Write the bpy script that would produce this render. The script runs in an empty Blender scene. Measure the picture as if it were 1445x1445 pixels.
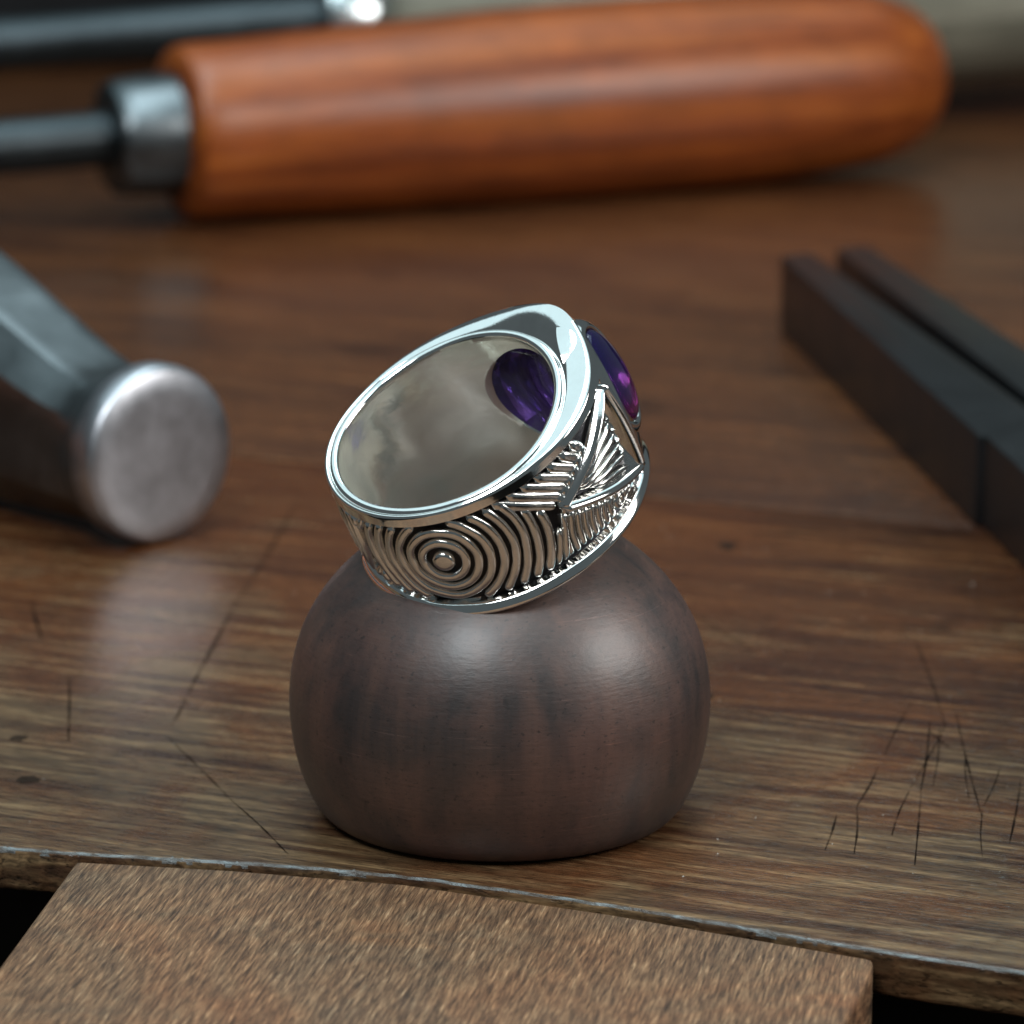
import bpy, bmesh, math, random
import numpy as np
from mathutils import Vector, Matrix
rad = math.radians
sc = bpy.context.scene
C = sc.collection
sc.unit_settings.system = 'METRIC'
sc.unit_settings.scale_length = 0.01            # one scene unit is one centimetre

# ------------------------------------------------------------------ camera, light, exposure
PITCH = rad(14.0)
cam_d = bpy.data.cameras.new('camera'); cam = bpy.data.objects.new('camera', cam_d); C.objects.link(cam)
cam.location = (0.093, -31.27, 10.17); cam.rotation_euler = (rad(90) - PITCH, 0, 0)
cam_d.sensor_width = 36; cam_d.lens = 36 * 6000 / 1445
cam_d.clip_start = 0.5; cam_d.clip_end = 2000
cam_d.dof.use_dof = True; cam_d.dof.focus_distance = 31.0; cam_d.dof.aperture_fstop = 0.50
sc.camera = cam

world = bpy.data.worlds.new('World'); sc.world = world; world.use_nodes = True
wb = world.node_tree.nodes['Background']
wb.inputs[0].default_value = (0.56, 0.68, 0.72, 1); wb.inputs[1].default_value = 0.12

def area(name, loc, target, sx, sy, power, col):
    l = bpy.data.lights.new(name, 'AREA'); l.shape = 'RECTANGLE'; l.size = sx; l.size_y = sy
    l.energy = power; l.color = col
    o = bpy.data.objects.new(name, l); C.objects.link(o); o.location = loc
    o.rotation_euler = (Vector(target) - Vector(loc)).to_track_quat('-Z', 'Y').to_euler()
    return o
area('overhead_fill', (-10, 14, 62), (-10, 14, 0), 100, 110, 30000, (0.70, 0.94, 1.0))  # added fill overhead, large enough to reflect in the silver
area('strip_light', (2, 7, 46), (0, 7, 0), 60, 11, 12000, (0.80, 0.95, 1.0))
area('front_light', (-12, -28, 40), (0, 2, 1), 16, 14, 13000, (0.95, 0.98, 1.0))
area('desk_lamp', (37, -9, 25), (0, 2, 1), 22, 18, 13000, (1.0, 0.97, 0.94))
sc.cycles.max_bounces = 8; sc.cycles.diffuse_bounces = 3; sc.cycles.glossy_bounces = 5; sc.cycles.transmission_bounces = 7

sc.view_settings.view_transform = 'Standard'; sc.view_settings.look = 'None'
sc.view_settings.gamma = 1; sc.view_settings.use_curve_mapping = False
sc.view_settings.exposure = 0.12

# ------------------------------------------------------------------ materials
def new_mat(name):
    m = bpy.data.materials.new(name); m.use_nodes = True
    nt = m.node_tree; return m, nt, nt.nodes['Principled BSDF']
class N:
    """tiny node helper"""
    def __init__(s, nt): s.nt = nt
    def n(s, typ, **kw):
        x = s.nt.nodes.new(typ)
        for k, v in kw.items(): setattr(x, k, v)
        return x
    def link(s, a, b): s.nt.links.new(a, b)
    def coord(s, scale=(1,1,1), rot=(0,0,0), loc=(0,0,0), src='Object'):
        t = s.n('ShaderNodeTexCoord'); m = s.n('ShaderNodeMapping')
        m.inputs['Scale'].default_value = scale; m.inputs['Rotation'].default_value = rot; m.inputs['Location'].default_value = loc
        s.link(t.outputs[src], m.inputs[0]); return m.outputs[0]
    def rotcoord(s, rotz, scale, loc=(0,0,0)):
        a = s.coord(rot=(0,0,rotz)); m = s.n('ShaderNodeMapping')
        m.inputs['Scale'].default_value = scale; m.inputs['Location'].default_value = loc
        s.link(a, m.inputs[0]); return m.outputs[0]
    def noise(s, vec, scale, detail=4, rough=0.55, dist=0.0):
        x = s.n('ShaderNodeTexNoise'); x.inputs['Scale'].default_value = scale; x.inputs['Detail'].default_value = detail
        x.inputs['Roughness'].default_value = rough; x.inputs['Distortion'].default_value = dist
        s.link(vec, x.inputs['Vector']); return x.outputs['Fac']
    def ramp(s, fac, stops, interp='LINEAR'):
        r = s.n('ShaderNodeValToRGB'); r.color_ramp.interpolation = interp
        e = r.color_ramp.elements
        while len(e) < len(stops): e.new(0.5)
        for el, (p, c) in zip(e, stops):
            el.position = p; el.color = (c[0], c[1], c[2], 1) if not isinstance(c, (int, float)) else (c, c, c, 1)
        s.link(fac, r.inputs[0]); return r.outputs[0]
    def mix(s, fac, a, b, mode='MIX'):
        m = s.n('ShaderNodeMix', data_type='RGBA', blend_type=mode)
        for i, v in ((0, fac), (6, a), (7, b)):
            if isinstance(v, (int, float)): m.inputs[i].default_value = v
            elif isinstance(v, tuple): m.inputs[i].default_value = (*v, 1)
            else: s.link(v, m.inputs[i])
        return m.outputs[2]
    def math(s, op, a, b=None, c=None):
        m = s.n('ShaderNodeMath', operation=op)
        for i, v in enumerate((a, b, c)):
            if v is None: continue
            if isinstance(v, (int, float)): m.inputs[i].default_value = v
            else: s.link(v, m.inputs[i])
        return m.outputs[0]
    def bump(s, h, strength, dist, normal=None):
        b = s.n('ShaderNodeBump'); b.inputs['Strength'].default_value = strength; b.inputs['Distance'].default_value = dist
        s.link(h, b.inputs['Height'])
        if normal is not None: s.link(normal, b.inputs['Normal'])
        return b.outputs[0]

def wood_bench(name, rotz, shift):
    m, nt, b = new_mat(name); k = N(nt)
    lo = (shift, shift * 2.7, 0)
    broad = k.noise(k.rotcoord(rotz, (0.16, 0.9, 1), lo), 1.0, 4, 0.6, 0.5)
    streak = k.noise(k.rotcoord(rotz, (0.5, 7.0, 7), lo), 1.0, 6, 0.65, 0.4)
    fine = k.noise(k.rotcoord(rotz, (5.0, 54, 30), lo), 1.0, 4, 0.65)
    pores = k.noise(k.rotcoord(rotz, (9.0, 58, 30), (shift + 9, 3, 0)), 1.0, 2, 0.5)
    patch = k.noise(k.coord((1, 1, 1), loc=lo), 0.55, 5, 0.62, 0.8)
    col = k.ramp(streak, [(0.30, (0.018, 0.006, 0.004)), (0.45, (0.056, 0.019, 0.008)), (0.57, (0.125, 0.047, 0.017)), (0.70, (0.24, 0.105, 0.036))])
    red = k.ramp(broad, [(0.36, (0.034, 0.012, 0.007)), (0.6, (0.135, 0.047, 0.015))])
    col = k.mix(0.45, col, red)
    # varnish worn grey by years of use: patches, and most of all along the front edge where the hands rest
    sep = k.n('ShaderNodeSeparateXYZ'); k.link(k.coord(rot=(0, 0, rad(24))), sep.inputs[0])
    nearf = k.n('ShaderNodeMapRange'); nearf.inputs[1].default_value = 12.0; nearf.inputs[2].default_value = -2.5
    nearf.inputs[3].default_value = -0.20; nearf.inputs[4].default_value = 0.27; k.link(sep.outputs[1], nearf.inputs[0])
    worn = k.math('ADD', k.math('ADD', patch, nearf.outputs[0]), k.math('MULTIPLY', k.math('SUBTRACT', streak, 0.5), 0.5))
    wf = k.ramp(worn, [(0.50, 0.0), (0.78, 0.85)])
    worn_c = k.ramp(streak, [(0.32, (0.030, 0.018, 0.010)), (0.5, (0.095, 0.058, 0.029)), (0.68, (0.23, 0.15, 0.075))])
    col = k.mix(wf, col, worn_c)
    fr = k.ramp(fine, [(0.36, 0.42), (0.52, 0.95), (0.68, 1.45)])
    col = k.mix(1.0, col, fr, 'MULTIPLY')
    pr = k.ramp(pores, [(0.32, 0.22), (0.40, 1.0)])
    col = k.mix(0.8, col, pr, 'MULTIPLY')
    # dark stains
    st = k.ramp(k.noise(k.coord((0.7, 1.0, 1), loc=(4 + shift, 2, 0)), 0.9, 4, 0.6, 0.4), [(0.62, 1.0), (0.72, 0.55)])
    col = k.mix(1.0, col, st, 'MULTIPLY')
    k.link(col, b.inputs['Base Color'])
    r = k.math('ADD', 0.15, k.math('MULTIPLY', fine, 0.18)); r = k.math('ADD', r, k.math('MULTIPLY', wf, 0.08))
    k.link(r, b.inputs['Roughness'])
    b.inputs['Specular IOR Level'].default_value = 0.5
    h = k.math('ADD', k.math('MULTIPLY', fine, 0.6), k.math('MULTIPLY', streak, 0.8))
    n1 = k.bump(h, 0.40, 0.010)
    n2 = k.bump(pr, 0.35, 0.006, n1)
    k.link(n2, b.inputs['Normal'])
    return m

def wood_pin():
    m, nt, b = new_mat('bench_pin_wood'); k = N(nt)
    g = rad(11.5)
    broad = k.noise(k.coord(), 0.6, 5, 0.65, 0.8)
    fl = k.noise(k.rotcoord(g, (40, 2.8, 14)), 1.0, 4, 0.62, 0.5)
    fl2 = k.noise(k.rotcoord(rad(9), (60, 4, 20), (3, 8, 1)), 1.0, 3, 0.6, 0.3)
    col = k.ramp(fl, [(0.30, (0.050, 0.029, 0.018)), (0.47, (0.118, 0.070, 0.040)), (0.60, (0.19, 0.12, 0.069)), (0.74, (0.33, 0.235, 0.145))])
    col = k.mix(1.0, col, k.ramp(fl2, [(0.35, 0.50), (0.50, 1.0), (0.66, 1.45)]), 'MULTIPLY')
    tint = k.ramp(broad, [(0.34, (0.70, 0.70, 0.70)), (0.50, (1.0, 0.86, 0.74)), (0.66, (1.12, 0.78, 0.58))])
    col = k.mix(0.8, col, tint, 'MULTIPLY')
    k.link(col, b.inputs['Base Color']); b.inputs['Roughness'].default_value = 0.62
    b.inputs['Specular IOR Level'].default_value = 0.35
    n1 = k.bump(k.math('ADD', fl, k.math('MULTIPLY', fl2, 0.7)), 0.45, 0.02)
    k.link(n1, b.inputs['Normal'])
    return m

def wood_bead():
    m, nt, b = new_mat('dark_turned_wood'); k = N(nt)
    bands = k.noise(k.coord((3.0, 3.0, 0.22)), 1.0, 5, 0.65, 0.5)
    blot = k.noise(k.coord((0.9, 0.9, 0.7), loc=(2, 1, 5)), 1.3, 4, 0.6, 0.5)
    lathe = k.noise(k.coord((1.1, 1.1, 36)), 1.0, 4, 0.7, 0.15)
    fib = k.noise(k.coord((14, 14, 30), loc=(1, 4, 2)), 1.0, 3, 0.6)
    col = k.ramp(bands, [(0.36, (0.016, 0.012, 0.012)), (0.5, (0.044, 0.026, 0.021)), (0.64, (0.080, 0.042, 0.029))])
    col = k.mix(0.5, col, k.ramp(blot, [(0.38, (0.022, 0.017, 0.017)), (0.62, (0.098, 0.040, 0.028))]))
    col = k.mix(1.0, col, k.ramp(lathe, [(0.25, 0.88), (0.55, 1.0), (0.72, 1.05), (0.80, 1.7)]), 'MULTIPLY')
    col = k.mix(0.6, col, k.ramp(fib, [(0.28, 0.45), (0.4, 1.0), (0.8, 1.15)]), 'MULTIPLY')
    hair = k.noise(k.coord((1.6, 1.6, 62), rot=(0.05, 0.03, 0), loc=(5, 2, 8)), 1.0, 3, 0.6, 0.1)
    col = k.mix(0.9, col, k.ramp(hair, [(0.30, 0.72), (0.36, 1.0), (0.66, 1.0), (0.72, 1.9)]), 'MULTIPLY')
    pore = k.noise(k.coord((26, 26, 40), loc=(2, 2, 2)), 1.0, 2, 0.5)
    col = k.mix(0.9, col, k.ramp(pore, [(0.28, 0.35), (0.36, 1.0)]), 'MULTIPLY')
    spots = k.ramp(k.noise(k.coord((2.3, 2.3, 1.6), loc=(7, 3, 3)), 2.2, 3, 0.5), [(0.70, 1.0), (0.76, 0.35)])
    col = k.mix(0.8, col, spots, 'MULTIPLY')
    k.link(col, b.inputs['Base Color'])
    k.link(k.math('ADD', 0.39, k.math('MULTIPLY', blot, 0.16)), b.inputs['Roughness'])
    b.inputs['Specular IOR Level'].default_value = 0.8; b.inputs['Coat Weight'].default_value = 0.10; b.inputs['Coat Roughness'].default_value = 0.22
    n1 = k.bump(k.math('ADD', k.math('MULTIPLY', lathe, 0.5), fib), 0.25, 0.008)
    k.link(n1, b.inputs['Normal'])
    return m

def wood_handle(name, c0, c1, c2, rough):
    m, nt, b = new_mat(name); k = N(nt)
    g = k.noise(k.coord((0.16, 3.4, 3.4)), 1.0, 5, 0.6, 0.5)
    bl = k.noise(k.coord((0.7, 0.9, 0.9), loc=(3, 1, 2)), 1.0, 4, 0.6, 0.3)
    fi = k.noise(k.coord((2, 24, 24)), 1.0, 3, 0.6)
    col = k.ramp(g, [(0.3, c0), (0.5, c1), (0.72, c2)])
    col = k.mix(0.7, col, k.ramp(bl, [(0.34, 0.75), (0.6, 1.08)]), 'MULTIPLY')
    col = k.mix(0.6, col, k.ramp(fi, [(0.35, 0.6), (0.6, 1.1)]), 'MULTIPLY')
    k.link(col, b.inputs['Base Color']); b.inputs['Roughness'].default_value = rough
    k.link(k.bump(fi, 0.2, 0.01), b.inputs['Normal'])
    return m

def metal(name, col, rough, noise_scale=3.0, var=0.1, bump=0.0, spec=None):
    m, nt, b = new_mat(name); k = N(nt)
    b.inputs['Metallic'].default_value = 1.0
    n = k.noise(k.coord(), noise_scale, 5, 0.65, 0.2)
    c = k.mix(1.0, col, k.ramp(n, [(0.3, spec or 0.72), (0.7, 1.02 if spec else 1.12)]), 'MULTIPLY')
    k.link(c, b.inputs['Base Color'])
    k.link(k.math('ADD', rough - var * 0.5, k.math('MULTIPLY', n, var)), b.inputs['Roughness'])
    if bump:
        f = k.noise(k.coord(), noise_scale * 9, 4, 0.6)
        k.link(k.bump(f, bump, 0.006), b.inputs['Normal'])
    return m

MAT = {}
MAT['silver'] = metal('polished_silver', (0.93, 0.93, 0.915), 0.075, 6.0, 0.05, 0.06, 0.93)
MAT['silver_in'] = metal('inner_silver', (0.98, 0.98, 0.88), 0.15, 3.0, 0.10, 0.30, 0.93)
MAT['rib'] = metal('worn_silver', (0.90, 0.90, 0.88), 0.12, 9.0, 0.12, 0.25, 0.85)
_b = MAT['silver_in'].node_tree.nodes['Principled BSDF']; _b.inputs['Metallic'].default_value = 0.78
_k = N(MAT['silver_in'].node_tree); _n0 = _b.inputs['Normal'].links[0].from_socket
_k.link(_k.bump(_k.noise(_k.coord((1.0, 1.0, 1.6)), 1.5, 2, 0.5, 0.5), 0.30, 0.05, _n0), _b.inputs['Normal'])   # hand polishing waves
MAT['oxide'] = metal('oxidised_silver', (0.045, 0.045, 0.05), 0.42, 9.0, 0.2, 0.5)
MAT['steel'] = metal('hammer_steel', (0.19, 0.21, 0.22), 0.34, 1.6, 0.2, 0.25)
MAT['face'] = metal('hammer_face_steel', (0.50, 0.51, 0.545), 0.40, 2.2, 0.16, 0.25)
MAT['dark_steel'] = metal('blackened_steel', (0.006, 0.007, 0.008), 0.36, 1.4, 0.25, 0.4)
_b = MAT['dark_steel'].node_tree.nodes['Principled BSDF']; _b.inputs['Metallic'].default_value = 0.0; _b.inputs['Specular IOR Level'].default_value = 0.45
MAT['ferrule'] = metal('ferrule_steel', (0.16, 0.18, 0.19), 0.34, 1.5, 0.15, 0.1)
MAT['bright'] = metal('bright_ferrule_steel', (0.70, 0.76, 0.78), 0.20, 1.5, 0.1)
MAT['bar'] = metal('grey_steel_bar', (0.055, 0.065, 0.07), 0.42, 1.2, 0.2, 0.2)
MAT['plank_a'] = wood_bench('bench_wood_front', rad(22.6), 1.3)
MAT['plank_b'] = wood_bench('bench_wood_back', rad(22.6), 17.9)
MAT['pin'] = wood_pin(); MAT['bead'] = wood_bead()
MAT['orange'] = wood_handle('orange_varnished_wood', (0.13, 0.024, 0.006), (0.28, 0.062, 0.010), (0.42, 0.115, 0.018), 0.36)
MAT['grey_wood'] = wood_handle('grey_weathered_wood', (0.14, 0.135, 0.10), (0.23, 0.22, 0.165), (0.33, 0.31, 0.24), 0.55)

def flat(name, col, rough, spec=0.4):
    m, nt, b = new_mat(name); k = N(nt)
    n = k.noise(k.coord(), 3.0, 4, 0.6)
    k.link(k.mix(1.0, col, k.ramp(n, [(0.3, 0.7), (0.7, 1.2)]), 'MULTIPLY'), b.inputs['Base Color'])
    b.inputs['Roughness'].default_value = rough; b.inputs['Specular IOR Level'].default_value = spec
    return m
MAT['black'] = flat('backdrop_black', (0.008, 0.008, 0.009), 0.7, 0.2)
def edge_sheen():
    m, nt, b = new_mat('worn_edge_sheen'); k = N(nt)
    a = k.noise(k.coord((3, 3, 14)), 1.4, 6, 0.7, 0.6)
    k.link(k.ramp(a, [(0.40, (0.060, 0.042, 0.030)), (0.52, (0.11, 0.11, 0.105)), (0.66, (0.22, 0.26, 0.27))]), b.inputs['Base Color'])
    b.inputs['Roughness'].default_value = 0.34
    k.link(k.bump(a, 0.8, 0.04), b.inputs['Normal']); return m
MAT['arris'] = edge_sheen()
MAT['apron'] = flat('apron_shade_tone', (0.03, 0.02, 0.014), 0.7, 0.2)  # dark colour stands in for the shade below the bench edge
def scratch_mat():
    m, nt, b = new_mat('scratch_dirt'); k = N(nt)
    n = k.noise(k.coord((6, 1.6, 1)), 1.5, 4, 0.6)
    b.inputs['Base Color'].default_value = (0.010, 0.007, 0.006, 1); b.inputs['Roughness'].default_value = 1.0; b.inputs['Specular IOR Level'].default_value = 0.0
    k.link(k.ramp(n, [(0.34, 0.15), (0.56, 0.85)]), b.inputs['Alpha']); return m
MAT['scratch'] = scratch_mat()
MAT['dent'] = flat('dent_dirt', (0.030, 0.021, 0.016), 0.9, 0.05)
MAT['dent'].node_tree.nodes['Principled BSDF'].inputs['Alpha'].default_value = 0.7
def gem(name, stops):
    m, nt, b = new_mat(name); k = N(nt)
    n = k.noise(k.coord(), 2.2, 3, 0.5, 0.4)
    sep = k.n('ShaderNodeSeparateXYZ'); k.link(k.coord(), sep.inputs[0])
    zn = k.n('ShaderNodeMapRange'); zn.inputs[1].default_value = 0.30; zn.inputs[2].default_value = -0.30; k.link(sep.outputs[2], zn.inputs[0])
    f = k.math('ADD', k.math('MULTIPLY', n, 0.5), k.math('MULTIPLY', zn.outputs[0], 0.5))
    c = k.ramp(f, stops)   # lower end tinted brighter, refracted light painted into the colour
    k.link(c, b.inputs['Base Color'])
    b.inputs['Roughness'].default_value = 0.04; b.inputs['IOR'].default_value = 1.55
    b.inputs['Transmission Weight'].default_value = 0.88
    return m
MAT['gem'] = gem('amethyst', [(0.25, (0.050, 0.038, 0.24)), (0.48, (0.10, 0.032, 0.26)), (0.62, (0.26, 0.03, 0.22)), (0.74, (0.55, 0.04, 0.24))])
MAT['gem_back'] = gem('amethyst_back', [(0.25, (0.065, 0.045, 0.32)), (0.55, (0.12, 0.055, 0.42)), (0.80, (0.24, 0.11, 0.62))])

# ------------------------------------------------------------------ mesh helpers
def mesh_obj(name, verts, faces, mat, parent=None, smooth=True, mats=None, fmat=None):
    me = bpy.data.meshes.new(name); me.from_pydata([tuple(v) for v in verts], [], [tuple(f) for f in faces]); me.update()
    for m in (mats or [mat]): me.materials.append(m)
    if fmat is not None: me.polygons.foreach_set('material_index', np.asarray(fmat, dtype=np.int32))
    me.polygons.foreach_set('use_smooth', np.full(len(me.polygons), smooth))
    o = bpy.data.objects.new(name, me); C.objects.link(o)
    if parent is not None: o.parent = parent
    return o
def bm_obj(name, bm, mat, parent=None, smooth=False):
    me = bpy.data.meshes.new(name); bm.normal_update(); bm.to_mesh(me); bm.free(); me.materials.append(mat)
    me.polygons.foreach_set('use_smooth', np.full(len(me.polygons), smooth))
    o = bpy.data.objects.new(name, me); C.objects.link(o)
    if parent is not None: o.parent = parent
    return o
def auto_smooth(o, ang):
    me = o.data; bm = bmesh.new(); bm.from_mesh(me)
    for e in bm.edges:
        e.smooth = not (len(e.link_faces) == 2 and e.calc_face_angle(0) > ang)
    for f in bm.faces: f.smooth = True
    bm.to_mesh(me); bm.free()
def empty(name, loc=(0, 0, 0), rot=(0, 0, 0)):
    o = bpy.data.objects.new(name, None); C.objects.link(o); o.location = loc; o.rotation_euler = rot
    o.empty_display_size = 0.3; return o
def tag(o, label, cat, group=None):
    o['label'] = label; o['category'] = cat
    if group: o['group'] = group
    return o
def loft(name, rings, mat, parent=None, cap=True, closed=True, sharp=None):
    """rings: list of equal-length point lists -> tube with end caps"""
    n = len(rings[0]); V = [p for r in rings for p in r]; Fc = []
    for i in range(len(rings) - 1):
        for j in range(n):
            a = i * n + j; b_ = i * n + (j + 1) % n
            Fc.append((a, b_, b_ + n, a + n))
    if cap:
        Fc.append(tuple(reversed(range(n)))); Fc.append(tuple(range((len(rings) - 1) * n, len(rings) * n)))
    o = mesh_obj(name, V, Fc, mat, parent)
    bm = bmesh.new(); bm.from_mesh(o.data); bmesh.ops.recalc_face_normals(bm, faces=bm.faces); bm.to_mesh(o.data); bm.free()
    if sharp: auto_smooth(o, sharp)
    return o
def lathe_x(name, prof, mat, parent, seg=64, sharp=rad(40)):
    """prof: (x, radius) pairs, turned about the local x axis"""
    return loft(name, [[(x, r * math.cos(2 * math.pi * j / seg), r * math.sin(2 * math.pi * j / seg)) for j in range(seg)] for x, r in prof], mat, parent, sharp=sharp)
def smooth_prof(pts, n=6):
    """Catmull-Rom through (a, b) pairs"""
    P = [np.array(p, float) for p in pts]; P = [2 * P[0] - P[1]] + P + [2 * P[-1] - P[-2]]; out = []
    for i in range(1, len(P) - 2):
        for k in range(n):
            t = k / n
            out.append(tuple(0.5 * ((2 * P[i]) + (-P[i-1] + P[i+1]) * t + (2*P[i-1] - 5*P[i] + 4*P[i+1] - P[i+2]) * t*t + (-P[i-1] + 3*P[i] - 3*P[i+1] + P[i+2]) * t**3)))
    out.append(tuple(P[-2])); return out
def prism(name, poly, z0, z1, mat, parent=None, bevel=0.0, seg=2):
    """vertical prism over an xy polygon, edges bevelled"""
    bm = bmesh.new()
    lo = [bm.verts.new((x, y, z0)) for x, y in poly]; hi = [bm.verts.new((x, y, z1)) for x, y in poly]
    bm.faces.new(list(reversed(lo))); bm.faces.new(hi); n = len(poly)
    for i in range(n): bm.faces.new((lo[i], lo[(i+1) % n], hi[(i+1) % n], hi[i]))
    bmesh.ops.recalc_face_normals(bm, faces=bm.faces)
    if bevel:
        ed = [e for e in bm.edges if len(e.link_faces) == 2 and e.calc_face_angle(0) > rad(20)]
        bmesh.ops.bevel(bm, geom=ed, offset=bevel, segments=seg, affect='EDGES', profile=0.6)
    o = bm_obj(name, bm, mat, parent)
    auto_smooth(o, rad(50)); return o

# ------------------------------------------------------------------ the bench: two planks of a worn work bench with a curved front edge
bench = empty('bench_top'); bench['kind'] = 'structure'
rng = random.Random(4)
edge_pts = smooth_prof([(-16, -4.2), (-10, -1.6), (-6.5, -0.80), (-4.08, -0.85), (-3.13, -1.03), (-2.13, -1.21), (-0.78, -1.53), (0.75, -2.17), (1.5, -2.55), (2.47, -3.07), (3.62, -3.60), (6, -4.75), (10, -6.9), (18, -12)], 14)
edge_pts = [(x + rng.uniform(-.006, .006), y + rng.uniform(-.012, .012)) for x, y in edge_pts]
JD = Vector((7.25, -3.02)).normalized(); JN = Vector((-JD.y, JD.x)); J0 = Vector((-2.89, 11.98))
def jl(t, off=0.0): p = J0 + JD * t + JN * off; return (p.x, p.y)
front_poly = edge_pts + [jl(26, -0.035), jl(0, -0.035), jl(-22, -0.035)]
front = prism('plank', front_poly, -0.34, 0.0, MAT['plank_a'], bench, 0.045, 3)
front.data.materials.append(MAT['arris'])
for p_ in front.data.polygons:                                  # worn arris, with a bluish highlight painted into its colour
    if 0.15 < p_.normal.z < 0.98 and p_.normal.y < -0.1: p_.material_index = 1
prism('apron', [(x, y + 1.6) for x, y in edge_pts] + [jl(26, -2), jl(-22, -2)], -6.0, -0.35, MAT['apron'], bench, 0.02, 1)
back = prism('plank', [jl(-22, 0.012), jl(26, 0.012), jl(26, 70), jl(-22, 70)], -0.34, -0.006, MAT['plank_b'], bench, 0.02, 2)
front['label'] = 'worn front plank with curved front edge'

def ribbon(name, pts, w, mat, z=0.004, parent=bench):
    pts = [np.array(p, float) for p in smooth_prof(pts, 5)]; V, Fc = [], []; n = len(pts)
    for i, p in enumerate(pts):
        d = pts[min(i+1, n-1)] - pts[max(i-1, 0)]; d /= np.linalg.norm(d); s = np.array([-d[1], d[0]])
        ww = w * 0.6 * (0.35 + 0.65 * math.sin(math.pi * (i + .4) / n)) * rng.uniform(.6, 1.2)
        for q in (p + s * ww, p - s * ww): V.append((q[0], q[1], z))
    for i in range(n - 1): Fc.append((2*i, 2*i+1, 2*i+3, 2*i+2))
    return mesh_obj(name, V, Fc, mat, parent)
SCR = [[(3.65,4.95),(3.66,2.25)],[(3.44,2.91),(3.09,1.45)],[(3.02,1.16),(2.76,.1)],[(2.76,.07),(2.65,-1.05)],[(3.54,2.37),(3.29,.48)],[(3.29,.44),(3.08,-1.31)],
       [(3.66,2.25),(3.22,.57)],[(3.2,.48),(2.97,-.61)],[(3.78,2.58),(3.7,-.16)],[(3.99,1.14),(3.74,.1)],[(3.72,-.02),(3.6,-1.13)],[(3.61,2.23),(3.4,.61)],[(3.75,1.54),(3.65,.33)],
       [(2.59,-.11),(2.44,-.96)],[(3.51,2.13),(3.65,1.54)],[(4.11,.79),(3.84,-.8)],[(-2.01,10.45),(-2.2,8.2),(-2.42,6.04)],[(-2.42,6.04),(-2.55,4.4),(-2.64,3.2)],
       [(-2.65,3.05),(-2.71,2.25)],[(-2.75,2.01),(-2.07,.21)],[(-2.1,.28),(-1.58,-1.06)],[(-3.69,3.69),(-3.51,1.78)],[(1.77,5.63),(2.19,4.58)],[(-4.28,6.12),(-4.06,4.92)]]
for pts in SCR:
    if len(pts) == 2: pts = [pts[0], (pts[0][0]*.5 + pts[1][0]*.5 + rng.uniform(-.02, .02), pts[0][1]*.5 + pts[1][1]*.5), pts[1]]
    ribbon('scratch', pts, rng.uniform(.010, .016) * (1.8 if pts[0][0] < -1.9 and pts[0][1] > 3 else 1), MAT['scratch'])
def dent(x, y, a, b):
    n = 16; V = [(x, y, .0045)] + [(x + a * math.cos(t) * rng.uniform(.8, 1.15), y + b * math.sin(t) * rng.uniform(.75, 1.2), .0045) for t in np.linspace(0, 2*math.pi, n, endpoint=False)]
    mesh_obj('dent', V, [(0, i, i % n + 1) for i in range(1, n + 1)], MAT['dent'], bench)
for d in [(-3.73,.78,.10,.10), (-3.93,1.9,.07,.08), (2.16,8.2,.09,.14), (1.75,3.1,.05,.07)]: dent(*d)

floor_m = flat('dark_floor_boards', (0.03, 0.024, 0.02), 0.8, 0.2)
fl = mesh_obj('floor', [(-160, -160, -75), (160, -160, -75), (160, 160, -75), (-160, 160, -75)], [(0, 1, 2, 3)], floor_m); fl['kind'] = 'structure'

# ------------------------------------------------------------------ bench pin in front of the bench edge
pin = prism('bench_pin', [(-3.17, -1.06), (-2.0, -1.26), (-0.7, -1.58), (0.8, -2.24), (2.62, -3.19), (2.58, -3.5), (2.2, -4.9), (1.2, -8.5), (-3.9, -7.2), (-3.62, -4.4)], -1.45, -0.05, MAT['pin'], None, 0.05, 3)
tag(pin, 'worn tan wooden bench pin jutting out below the curved bench edge', 'bench pin')

# ------------------------------------------------------------------ turned wooden bead
bead = empty('wooden_bead'); tag(bead, 'dark brown turned wooden dome standing under the silver ring', 'wooden dome')
pr = smooth_prof([(1.22, 0.0), (1.35, 0.05), (1.46, 0.20), (1.565, 0.50), (1.612, 0.86), (1.585, 1.20), (1.485, 1.52), (1.295, 1.82), (1.035, 2.07), (0.73, 2.25), (0.4, 2.36), (0.02, 2.40)], 8)
pr = [(0.02, 0.0)] + pr
S = 128
body = loft('body', [[(r * math.cos(2*math.pi*j/S), r * math.sin(2*math.pi*j/S), z) for j in range(S)] for r, z in pr], MAT['bead'], bead)
auto_smooth(body, rad(60))

# ------------------------------------------------------------------ the ring
# ring space: z = finger axis, x = towards the stone; phi measured from the stone
RS = 1.0; RM = 1.03
def sstep(a, b, x): t = np.clip((x - a) / (b - a), 0, 1); return t*t*(3-2*t)
def gfun(ph): a = np.abs(np.arctan2(np.sin(ph), np.cos(ph))); return np.where(a < rad(110), np.cos(np.clip(a * 90 / 110, 0, math.pi/2))**2, 0.0)
def aph(ph): return np.abs(np.arctan2(np.sin(ph), np.cos(ph)))
def peak(ph): return np.exp(-(aph(ph - rad(1)) / rad(29))**2)
def Wf(ph): return 0.45 + 0.08 * gfun(ph) + 0.145 * peak(ph)                      # half width above the middle
def Wl(ph): return Wf(ph) + 0.46 * np.clip(np.cos(ph - rad(64)), 0, 1)**1.5 + 0.15 * np.clip(np.cos(ph + rad(92)), 0, 1)   # and below it
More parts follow.
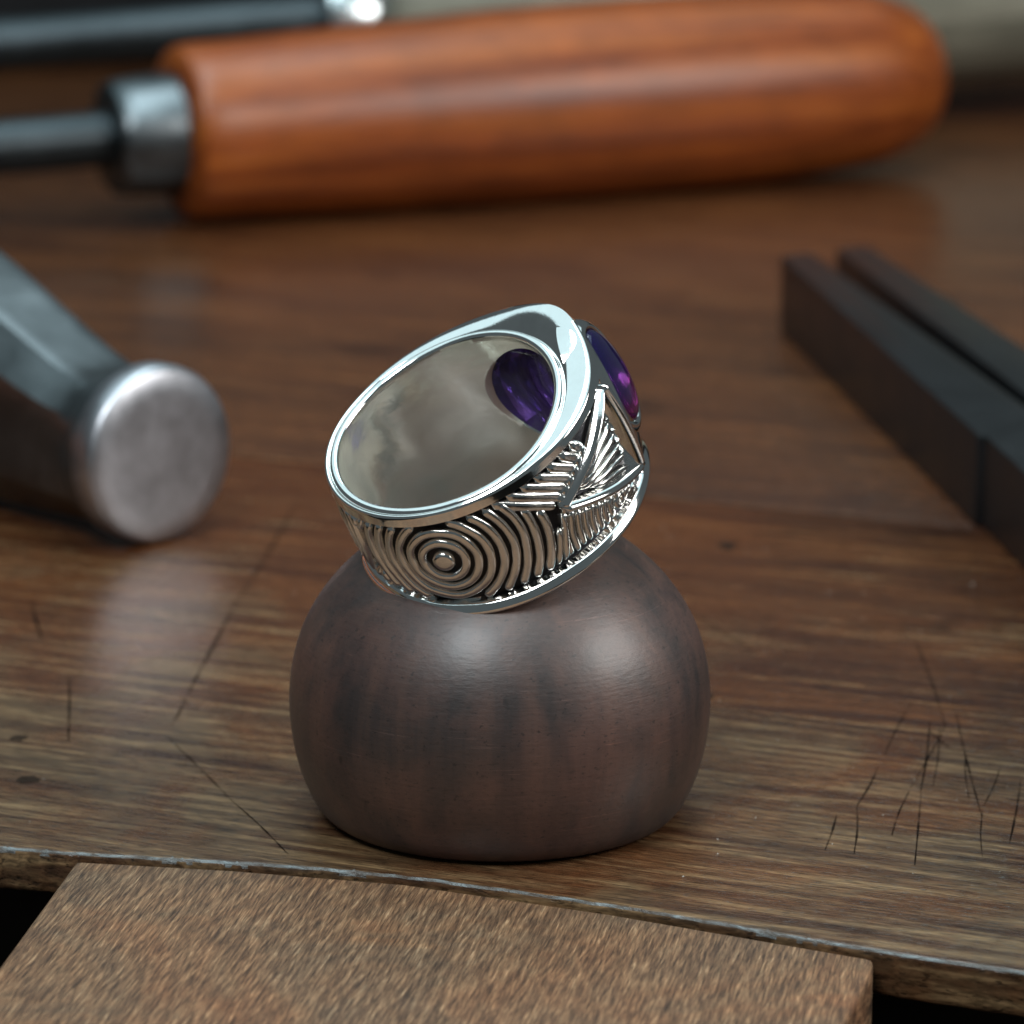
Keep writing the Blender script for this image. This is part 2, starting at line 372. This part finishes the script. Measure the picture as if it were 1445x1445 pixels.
def Rrim(ph, z): w = np.where(np.asarray(z) > 0, Wf(ph), Wl(ph)); return 0.975 + 0.265 * gfun(ph) + 0.19 * (np.exp(-np.sqrt(aph(ph)**2 + .035) / rad(14))) - 0.10 * peak(ph) * np.clip(z, -.1, 1) + 0.035 * (1 - np.clip(z / w, -1, 1)**2) - 0.06 * gfun(ph)**2 * np.clip(np.abs(z) / w, 0, 1)**3 + 0.05 * sstep(-.80, -.95, np.asarray(z) / w)
RIN = 0.865; RIMW = 0.09; REC = 0.07
def Wz(ph): return 0.45 + 0.08 * gfun(ph)
def zone(ph, z):
    a = np.abs(np.arctan2(np.sin(ph), np.cos(ph)))
    return sstep(0, .02, (Wz(ph) - RIMW) - z) * sstep(0, .02, (Wl(ph) - RIMW) + z) * sstep(rad(34), rad(37), a)
def Rfloor(ph, z): return Rrim(ph, z) - REC
def surf(ph, z, h): r = (Rfloor(ph, z) + h) ; return np.stack([r*np.cos(ph), r*np.sin(ph), z + 0*r], -1) * RS

ring = empty('silver_ring')
tag(ring, 'heavy silver signet ring with purple oval stone and carved circles, tilted on the wooden dome', 'ring')
NP = 720; ph = np.linspace(0, 2*np.pi, NP, endpoint=False)[:, None]
W = Wf(ph); WL = Wl(ph)
tz = np.concatenate([np.linspace(-1, -0.66, 26), np.linspace(-.64, .64, 16), np.linspace(.66, 1, 26)])[None, :]
rb = 0.045
zo = tz * np.where(tz > 0, W - rb * .6, WL - rb * .6)
ro = Rrim(ph, zo) - REC * zone(ph, zo)
# rounded upper and lower lips, then the inner wall
t_ = np.linspace(0, 1, 10)[None, 1:]
def lip(sign):
    w = (W if sign > 0 else WL); rO = Rrim(ph, sign * (w - rb * .6)); g_ = gfun(ph)
    r1 = RIN + 0.072; zt = (0.45 + 0.125 * g_ if sign > 0 else w) - rb * .6   # thin lip round the opening
    f = np.linspace(0, 1, 14)[None, 1:-1]                         # smooth cheek from the outer edge to the lip
    rc = rO + (r1 - rO) * f; zc_ = (w - rb * .6) + (zt - w + rb * .6) * f + 0.024 * np.sin(math.pi * f)**0.6
    ang = math.pi * np.linspace(0, 1, 15)[None, :-1]
    rbd = RIN + 0.036 + 0.036 * np.cos(ang) + 0 * w; zbd = zt + rb * .8 * np.sin(ang)**0.8
    return np.concatenate([rc, rbd], 1), sign * np.concatenate([zc_, zbd], 1)
ru, zu = lip(1); rl, zl = lip(-1)
ti = np.linspace(1, -1, 26)[None, :]
zi = ti * (np.where(ti > 0, 0.45 + 0.125 * gfun(ph), WL) - rb * .6); ri = RIN + 0.012 * ti**2 + 0.004 * np.sin(5 * ph + 3 * ti) + 0.003 * np.sin(9 * ph - 5 * ti)
Rr = np.concatenate([ro, ru, ri, rl[:, ::-1]], 1); Zz = np.concatenate([zo, zu, zi, zl[:, ::-1]], 1)
M = Rr.shape[1]
V = np.stack([Rr*np.cos(ph), Rr*np.sin(ph), Zz], -1).reshape(-1, 3) * RS
i, j = np.meshgrid(np.arange(NP), np.arange(M), indexing='ij'); i2 = (i+1) % NP; j2 = (j+1) % M
Fq = np.stack([i*M+j, i2*M+j, i2*M+j2, i*M+j2], -1).reshape(-1, 4)
zc = np.zeros((NP, M)); zc[:, :ro.shape[1]] = zone(ph, zo)
inn = np.zeros((NP, M)); n0 = ro.shape[1] + ru.shape[1]; inn[:, n0-1:n0+ri.shape[1]] = 1
fm = np.where(zc > 0.6, 1, 0); fm = np.where(inn > 0, 2, fm).reshape(-1)
band = mesh_obj('band', V, Fq.tolist(), None, ring, True, [MAT['silver'], MAT['oxide'], MAT['silver_in']], fm)
# oval hole for the stone
HY, HZ, HC = 0.50, 0.50, -0.05
cut = loft('cutter', [[(x, (HY + d) * math.cos(a), HC + (HZ + d * .75) * math.sin(a)) for a in np.linspace(0, 2*math.pi, 96, endpoint=False)] for x, d in ((0.4, .14), (1.06, 0.0))], MAT['silver'])
mod = band.modifiers.new('hole', 'BOOLEAN'); mod.operation = 'DIFFERENCE'; mod.object = cut; mod.solver = 'EXACT'
dg = bpy.context.evaluated_depsgraph_get(); nm = bpy.data.meshes.new_from_object(band.evaluated_get(dg))
band.modifiers.clear(); band.data = nm; bpy.data.objects.remove(cut)
auto_smooth(band, rad(55))

def rib(pts, w, h, name='rib', mat='rib', base=-0.012, taper=0.05, shape=None, parent=ring, n=None, closed=False):
    """raised rib along a (phi, z) polyline on the band"""
    pts = np.array(pts, float); seg = np.hypot(np.diff(pts[:, 0]) * RM, np.diff(pts[:, 1])); L = np.concatenate([[0], np.cumsum(seg)])
    if L[-1] < 0.03: return
    n = n or max(6, int(L[-1] / 0.018)); s = np.linspace(0, L[-1], n)
    P = np.stack([np.interp(s, L, pts[:, 0]), np.interp(s, L, pts[:, 1])], -1)
    if closed: d = np.roll(P, -1, 0) - np.roll(P, 1, 0); d[0] = P[1] - P[-2]; d[-1] = d[0]
    else: d = np.gradient(P, axis=0)
    d = d * [RM, 1]; d /= np.maximum(np.linalg.norm(d, axis=1, keepdims=True), 1e-9)
    sd = np.stack([-d[:, 1] / RM, d[:, 0]], -1)
    shape = shape or [(-1, -1), (-0.97, .42), (-0.84, .78), (-.62, .94), (-.3, .99), (0, 1.0), (.3, .99), (.62, .94), (.84, .78), (.97, .42), (1, -1)]
    e = np.ones(n) if closed else np.clip(np.minimum(s, L[-1] - s) / taper, 0, 1)
    ew = np.sqrt(np.clip(1 - (1 - e)**2, 0, 1)) * 0.95 + 0.05; eh = 0.35 + 0.65 * np.sqrt(np.clip(1-(1-e)**2, 0, 1))
    wa = 0.0 if mat == 'silver' else 1.0
    ew = ew * (1 + wa * .025 * np.sin(s * 17 + wob.random() * 6) + wa * .02 * np.sin(s * 41 + wob.random() * 6)); eh = eh * (1 + wa * .03 * np.sin(s * 23 + wob.random() * 6))
    rr = []
    for u, hh in shape:
        Q = P + sd * (u * w / 2 * ew)[:, None]
        z_h = np.where(hh < 0, base, hh * h * eh)
        rr.append(surf(Q[:, 0], Q[:, 1], z_h))
    A = np.stack(rr, 1); k = A.shape[1]; V = A.reshape(-1, 3); Fc = []
    for a in range(n - 1):
        for b_ in range(k - 1): Fc.append((a*k+b_, a*k+b_+1, (a+1)*k+b_+1, (a+1)*k+b_))
    if not closed: Fc += [tuple(range(k)), tuple(reversed(range((n-1)*k, n*k)))]
    o = mesh_obj(name, V, Fc, MAT[mat], parent); return o

def runs(P, ok):
    out, cur = [], []
    for p, g in zip(P, ok):
        if g: cur.append(p)
        elif cur: out.append(cur); cur = []
    if cur: out.append(cur)
    return out
TIP = rad(82); BPH = rad(39); BZ = 0.41
def tri_edge(a):  # half height of the triangular shoulder panel at angle a
    return np.clip((TIP - a) / (TIP - BPH), -9, 1) * BZ
wob = random.Random(11)
for sg in (-1, 1):
    def mp(pts): return [(sg * a, z) for a, z in pts]
    # circle motif on the lower shank
    cph, cz = rad(138.5), -0.005
    # solid centre boss
    nb = 28; V = []
    for rr_, hh in ((.088, -.012), (.086, .055), (.070, .072), (.04, .075)):
        for t in np.linspace(0, 2*math.pi, nb, endpoint=False):
            V.append(surf(np.array(sg * (cph + rr_ * math.cos(t) / RM)), np.array(cz + rr_ * math.sin(t)), hh))
    V.append(surf(np.array(sg * cph), np.array(cz), .075)); Fc = []
    for q in range(3):
        for t in range(nb): Fc.append((q*nb+t, q*nb+(t+1) % nb, (q+1)*nb+(t+1) % nb, (q+1)*nb+t))
    for t in range(nb): Fc.append((3*nb+t, 3*nb+(t+1) % nb, 4*nb))
    mesh_obj('boss', V, Fc, MAT['rib'], ring)
    for q in range(1, 13):
        R0 = 0.088 + 0.097 * q - 0.014
        t = np.linspace(0, 2*math.pi, 240)
        wv = 1 + 0.006 * np.sin(3 * t + q) + 0.004 * np.sin(7 * t + 2 * q)
        a = cph + R0 * wv * np.cos(t) / RM; z = cz + R0 * wv * np.sin(t)
        ok = (z < Wz(a) - RIMW - .02) & (z > -(Wl(sg * a) - RIMW - .045)) & (a < rad(179))
        # fan boundary (upper) and V line (lower)
        up = rad(84) + np.clip(z, 0, 1) / 0.38 * rad(27); lo = rad(84) + np.clip(-z, 0, 1) / 0.42 * rad(10)
        ok &= np.where(z > 0, a > up, a > lo)
        P = np.stack([a, z], -1)
        if ok.all(): rib(mp(P), .077, .062, closed=True, n=160); continue
        k0 = int(np.argmin(ok)); Pr = np.roll(P[:-1], -k0, 0); okr = np.roll(ok[:-1], -k0)
        for c in runs(Pr, okr):
            if len(c) > 5 and np.hypot(*(np.array(c[0]) - np.array(c[-1]))) > .10: rib(mp(c), .077, .062)
    # fan of straight ribs between the upper rim and the triangle
    for q in range(11):
        f = q / 10
        a0 = rad(109) - f * rad(72); z0 = float(Wz(np.array(a0))) - RIMW - .03
        tt = 0.02 + 0.86 * f; a1 = TIP + rad(3) - tt * (TIP - BPH); z1 = float(tri_edge(a1)) + .045
        if a0 - a1 < rad(1): continue
        mid = ((a0 + a1) / 2 + rad(.6), (z0 + z1) / 2 + .012)
        rib(mp(smooth_prof([(a0, z0), mid, (a1, z1)], 6)), .088, .056, taper=.05)
    # second circle motif under the triangle
    c2, z2 = rad(56), -0.40
    for q in range(0, 12):
        R0 = 0.045 + 0.074 * q; t = np.linspace(0, 2*math.pi, 200)
        a = c2 + R0 * np.cos(t) / 1.2; z = z2 + R0 * np.sin(t)
        ok = (z > -(Wl(sg * a) - RIMW - .045)) & (z < -tri_edge(a) - .06) & (a > rad(37)) & (a < rad(84) + np.clip(-z, 0, 1) / .42 * rad(6))
        P = np.stack([a, z], -1)
        if ok.all(): rib(mp(P), .046, .06, closed=True, n=60); continue
        k0 = int(np.argmin(ok)); Pr = np.roll(P[:-1], -k0, 0); okr = np.roll(ok[:-1], -k0)
        for c in runs(Pr, okr):
            if len(c) > 5 and np.hypot(*(np.array(c[0]) - np.array(c[-1]))) > .07: rib(mp(c), .055, .052)
    # two slanting ribs fill the wedge between the two circle motifs
    for q, (da, zt_) in enumerate(((3.0, -.06), (7.0, -.16))):
        a0 = TIP + rad(da - 2); a1 = TIP + rad(da + 5); zb_ = -(float(Wl(np.array(sg * a1))) - RIMW - .05)
        rib(mp(smooth_prof([(a0, zt_), ((a0 + a1) / 2 - rad(.6), (zt_ + zb_) / 2), (a1, zb_)], 6)), .050, .058, taper=.08)
    # triangle frame: two long ridges to the tip and one beside the stone
    ridge = [(-1, -1), (-.8, .5), (-.3, .95), (0, 1), (.3, .95), (.8, .5), (1, -1)]
    rib(mp([(BPH, BZ), ((BPH+TIP)/2, BZ/2 + .01), (TIP + rad(1.5), 0.0)]), .07, .12, 'triangle_ridge', 'silver', taper=.03, shape=ridge, n=40)
    rib(mp([(BPH - rad(2), -BZ - .01), ((BPH+TIP)/2, -BZ/2 - .015), (TIP + rad(1.5), -.005)]), .12, .125, 'triangle_ridge', 'silver', taper=.03, shape=ridge, n=40)
    rib(mp([(BPH - rad(1), BZ + .02), (BPH - rad(1), 0), (BPH - rad(1), -BZ - .02)]), .10, .13, 'triangle_ridge', 'silver', taper=.03, shape=ridge, n=30)
    # curved feather ribs inside the triangle
    for q in range(6):
        f = q / 5; ab = BPH + rad(5.0); zb = float(tri_edge(np.array(ab))) * (0.78 - 1.52 * f)
        ae = TIP - rad(9) - rad(7) * abs(f - .5) * 2; ze = float(tri_edge(np.array(ae))) * (0.55 - 1.1 * f)
        pts = [(ab, zb), (ab * .55 + ae * .45, zb * .55 + ze * .45 + .03 * (1 - .6 * f)), (ae, ze)]
        rib(mp(smooth_prof(pts, 8)), .050, .080, 'feather_rib', taper=.10)

# stones: one set inside the head, seen through the oval window in the bore, and one on each sloping face of the head
def window_stone():
    n = 96; rings = []; T = np.linspace(0, 2*math.pi, n, endpoint=False)
    for sc_, rc in ((.02, .10), (.45, .10), (.70, .095), (.80, .07), (.93, .02), (.985, .0)):      # bevelled back facing the finger
        y = (HY + .07) * sc_ * np.cos(T); z = HC + (HZ + .05) * sc_ * np.sin(T)
        rings.append([(math.sqrt(.885**2 - a*a) + rc, a, b_) for a, b_ in zip(y, z)])
    rings.append([(max(p[0], 1.0), p[1], p[2]) for p in rings[-1]]); rings.append([(1.05, p[1] * .86, HC + (p[2] - HC) * .88) for p in rings[-1]])
    rings.append([(1.05, p[1] * .02, HC + (p[2] - HC) * .02) for p in rings[-1]])
    return loft('stone', rings, MAT['gem_back'], ring, sharp=rad(30))
window_stone()['label'] = 'dark purple stone back seen inside the ring'
def facet_stone(sg):
    fc, fn, be = rad(16), rad(36), rad(9); a_, b0 = 0.33, 0.40
    c = Vector((1.262 * math.cos(fc), sg * 1.262 * math.sin(fc), .12)); m_ = Vector((math.cos(fn) * math.cos(be), sg * math.sin(fn) * math.cos(be), math.sin(be)))
    e2 = Vector((-sg * math.sin(fn), math.cos(fn), 0)); e3 = m_.cross(e2)
    def ov(d, a, b_): return [tuple(c + m_ * d + e2 * (a * math.cos(t)) + e3 * (b_ * math.sin(t))) for t in np.linspace(0, 2*math.pi, 80, endpoint=False)]
    bp = [(-.16, -.004), (-.010, 0), (.010, .006), (.020, .022), (.020, .040), (.008, .065), (-.02, .095), (-.07, .12), (-.16, .15)]
    bz = loft('bezel', [ov(d, a_ + w_, b0 + w_) for d, w_ in bp], MAT['silver'], ring, cap=False)
    stn = [(-.14, .02), (-.14, .9), (-.12, .985), (.0, .99)] + [(.105 * math.sin(t), .99 * math.cos(t) if t < 1.55 else .02) for t in np.linspace(.12, math.pi/2, 14)]
    g_ = loft('stone', [ov(d, a_ * q, b0 * q) for d, q in stn], MAT['gem'], bz); g_['label'] = 'low purple oval cabochon on the sloping face'
facet_stone(-1)

# place the ring: camera-frame axes measured from the rim ellipse
Rv, Uv, Tv = Vector((1, 0, 0)), Vector((0, math.sin(PITCH), math.cos(PITCH))), Vector((0, -math.cos(PITCH), math.sin(PITCH)))
def cw(a, b_, c): return Rv * a + Uv * b_ + Tv * c
nz = cw(-.3453, .7163, .6063).normalized(); ex = cw(.7003, .6268, -.3417); ex = (ex - nz * ex.dot(nz)).normalized(); ex = Matrix.Rotation(rad(-4), 3, nz) @ ex; ey = nz.cross(ex)
DEP = 31.6; cpos = Vector(cam.location) - Tv * DEP + Rv * ((661 - 722.5) / 6000 * DEP) + Uv * ((722.5 - 662) / 6000 * DEP)
ring.matrix_world = Matrix(((ex.x, ey.x, nz.x, cpos.x), (ex.y, ey.y, nz.y, cpos.y), (ex.z, ey.z, nz.z, cpos.z), (0, 0, 0, 1)))

# ------------------------------------------------------------------ hammer
ham = empty('hammer', (-3.24, 8.25, 0.0), (0, 0, rad(-47)))   # local x = out of the face
tag(ham, 'grey steel hammer head with round polished face lying beside the wooden dome', 'hammer')
def sect(x, hw, hh, zc, sq, n=64):
    """section blending from a circle (sq 0) to a chamfered square (sq 1)"""
    out = []
    for i_ in range(n):
        t = 2 * math.pi * (i_ + .5) / n; c, s_ = math.cos(t), math.sin(t)
        r8 = min(1 / max(abs(c), 1e-6), 1 / max(abs(s_), 1e-6), 1.58 / (abs(c) + abs(s_)))
        r = 1 + (r8 - 1) * sq
        out.append((x, hw * r * c, zc + hh * r * s_))
    return out
FR = 0.87
face_o = loft('striking_face', [sect(x, r, r, FR, 0) for x, r in ((-.30, .865), (-.14, .87), (-.07, .862), (-.025, .84), (0.0, .80), (.012, .6), (.018, .3), (.02, .02))], MAT['face'], None)
hs = [(-.30, .863, .863, .87, 0), (-.40, .84, .84, .865, .05), (-.58, .74, .75, .855, .35), (-.85, .66, .71, .86, .85), (-1.2, .65, .75, .90, 1), (-2.0, .68, .92, 1.04, 1), (-3.0, .75, 1.12, 1.22, 1), (-4.0, .82, 1.25, 1.34, 1), (-5.4, .82, 1.25, 1.34, 1), (-7.4, .55, .70, 1.1, 1), (-8.0, .5, .5, 1.1, 1)]
hb = loft('head', [sect(*h) for h in smooth_prof(hs, 4)], MAT['steel'], ham, sharp=rad(28))
face_o.parent = hb
hr = [(y, r) for y, r in ((.6, .40), (1.5, .46), (6, .62), (12, .75), (18, .8), (19.5, .7), (20, .3))]
loft('handle', [[(-4.5 + r * math.cos(t), -y, .98 + r * .72 * math.sin(t)) for t in np.linspace(0, 2*math.pi, 32, endpoint=False)] for y, r in hr], MAT['orange'], ham)

# ------------------------------------------------------------------ dark steel tongs
tg = empty('steel_tongs', (4.0, 14, 0)); tag(tg, 'blackened steel tongs with two long flat jaws lying open a little', 'tongs')
def jaw(pts):
    o = prism('jaw', [(x - 4.0, y - 14.0) for x, y in pts], 0.0, 0.92, MAT['dark_steel'], tg, 0.03, 2)
jaw([(3.28, 18.40), (4.61, 8.95), (4.68, 8.90), (4.90, 7.2), (5.30, 4.4), (6.15, 4.6), (5.66, 7.6), (5.25, 10.09), (3.92, 17.15), (3.66, 18.68)])
jaw([(3.97, 18.85), (5.27, 10.88), (5.73, 7.7), (6.25, 4.7), (7.2, 4.9), (6.45, 8.2), (5.55, 13.07), (4.37, 19.03)])
lathe = [[(2.2 + r * math.cos(t), -9.8 + r * math.sin(t), z) for t in np.linspace(0, 2*math.pi, 40, endpoint=False)] for z, r in ((0.0, .95), (.78, .95), (.86, .9), (.86, .55), (.95, .5), (.97, .3), (.97, .02))]
loft('pivot', lathe, MAT['dark_steel'], tg, sharp=rad(40))
for s_, bx in ((-1, 1.4), (1, 3.0)):
    loft('handle', [[(bx + s_ * (.25 + .9 * math.sin(f * 1.5)) + .32 * math.cos(t), -10.4 - f * 7.5, .42 + .38 * math.sin(t)) for t in np.linspace(0, 2*math.pi, 24, endpoint=False)] for f in np.linspace(0, 1, 14)], MAT['dark_steel'], tg)

# ------------------------------------------------------------------ orange handled tool lying behind
tl = empty('file_tool', (-4.50, 25.8, 1.22), (0, rad(-0.9), rad(23))); tag(tl, 'tool with orange varnished wooden handle and steel ferrule lying at the back', 'hand tool')
hp = smooth_prof([(0.0, 0.95), (0.06, 1.10), (0.22, 1.19), (1.0, 1.21), (3.0, 1.30), (5.5, 1.38), (8.2, 1.38), (10.2, 1.28), (10.95, 1.12), (11.4, 0.85), (11.62, 0.45), (11.66, 0.02)], 6)
lathe_x('handle', hp, MAT['orange'], tl, 64, None)
lathe_x('ferrule', [(-.92, .48), (-.92, .70), (-.87, .76), (-.75, .79), (-.05, .83), (0.06, .83)], MAT['ferrule'], tl)
lathe_x('shank', [(-9, .30), (-3, .36), (-.9, .38)], MAT['bar'], tl)

# ------------------------------------------------------------------ second tool, further back
t2 = empty('steel_bar_tool', (-5.4, 33.0, 1.62), (0, rad(-2.5), rad(14))); tag(t2, 'grey handled tool with long steel bar, partly hidden behind the orange handle', 'hand tool')
lathe_x('bar', [(-8, .36), (-7.9, .40), (2.7, .40)], MAT['bar'], t2)
lathe_x('ferrule', [(2.62, .80), (2.67, .86), (3.42, .90), (3.52, .86)], MAT['bright'], t2)
lathe_x('handle', smooth_prof([(3.50, 1.1), (3.63, 1.35), (4.6, 1.5), (8, 1.65), (12, 1.72), (16, 1.65), (18.5, 1.3), (19.2, .6), (19.3, .02)], 5), MAT['grey_wood'], t2, 64, None)

# ------------------------------------------------------------------ added black block, stands in for the dark behind the tools
case = prism('backdrop_block', [(-26, 36), (26, 49), (24, 62), (-28, 50)], 0.0, 9.0, MAT['black'], None, 0.6, 4)
tag(case, 'added black block at the far back, standing in for the dark background', 'case')

# ------------------------------------------------------------------ filings and dust too small to count
dr = random.Random(21); V = []; Fc = []
def in_front(x, y): return y > np.interp(x, [p[0] for p in edge_pts], [p[1] for p in edge_pts]) + .15
while len(Fc) < 150 * 4:
    x = dr.uniform(-4.2, 4.4); y = dr.uniform(-3.4, 9); 
    if not in_front(x, y) or x*x + y*y < 2.9: continue
    r = dr.uniform(.003, .009) * (1.6 if dr.random() < .06 else 1); b0 = len(V)
    for q in range(3): t = q * 2.1 + dr.random() * 2; V.append((x + r * math.cos(t) * dr.uniform(.6, 2), y + r * math.sin(t), .001))
    V.append((x, y, .001 + r * .9)); Fc += [(b0, b0+1, b0+3), (b0+1, b0+2, b0+3), (b0+2, b0, b0+3), (b0, b0+2, b0+1)]
du = mesh_obj('dust', V, Fc, flat('pale_dust', (0.34, 0.31, 0.27), 0.6), None, False); du['kind'] = 'stuff'
du['label'] = 'pale dust specks scattered over the bench top'; du['category'] = 'dust'
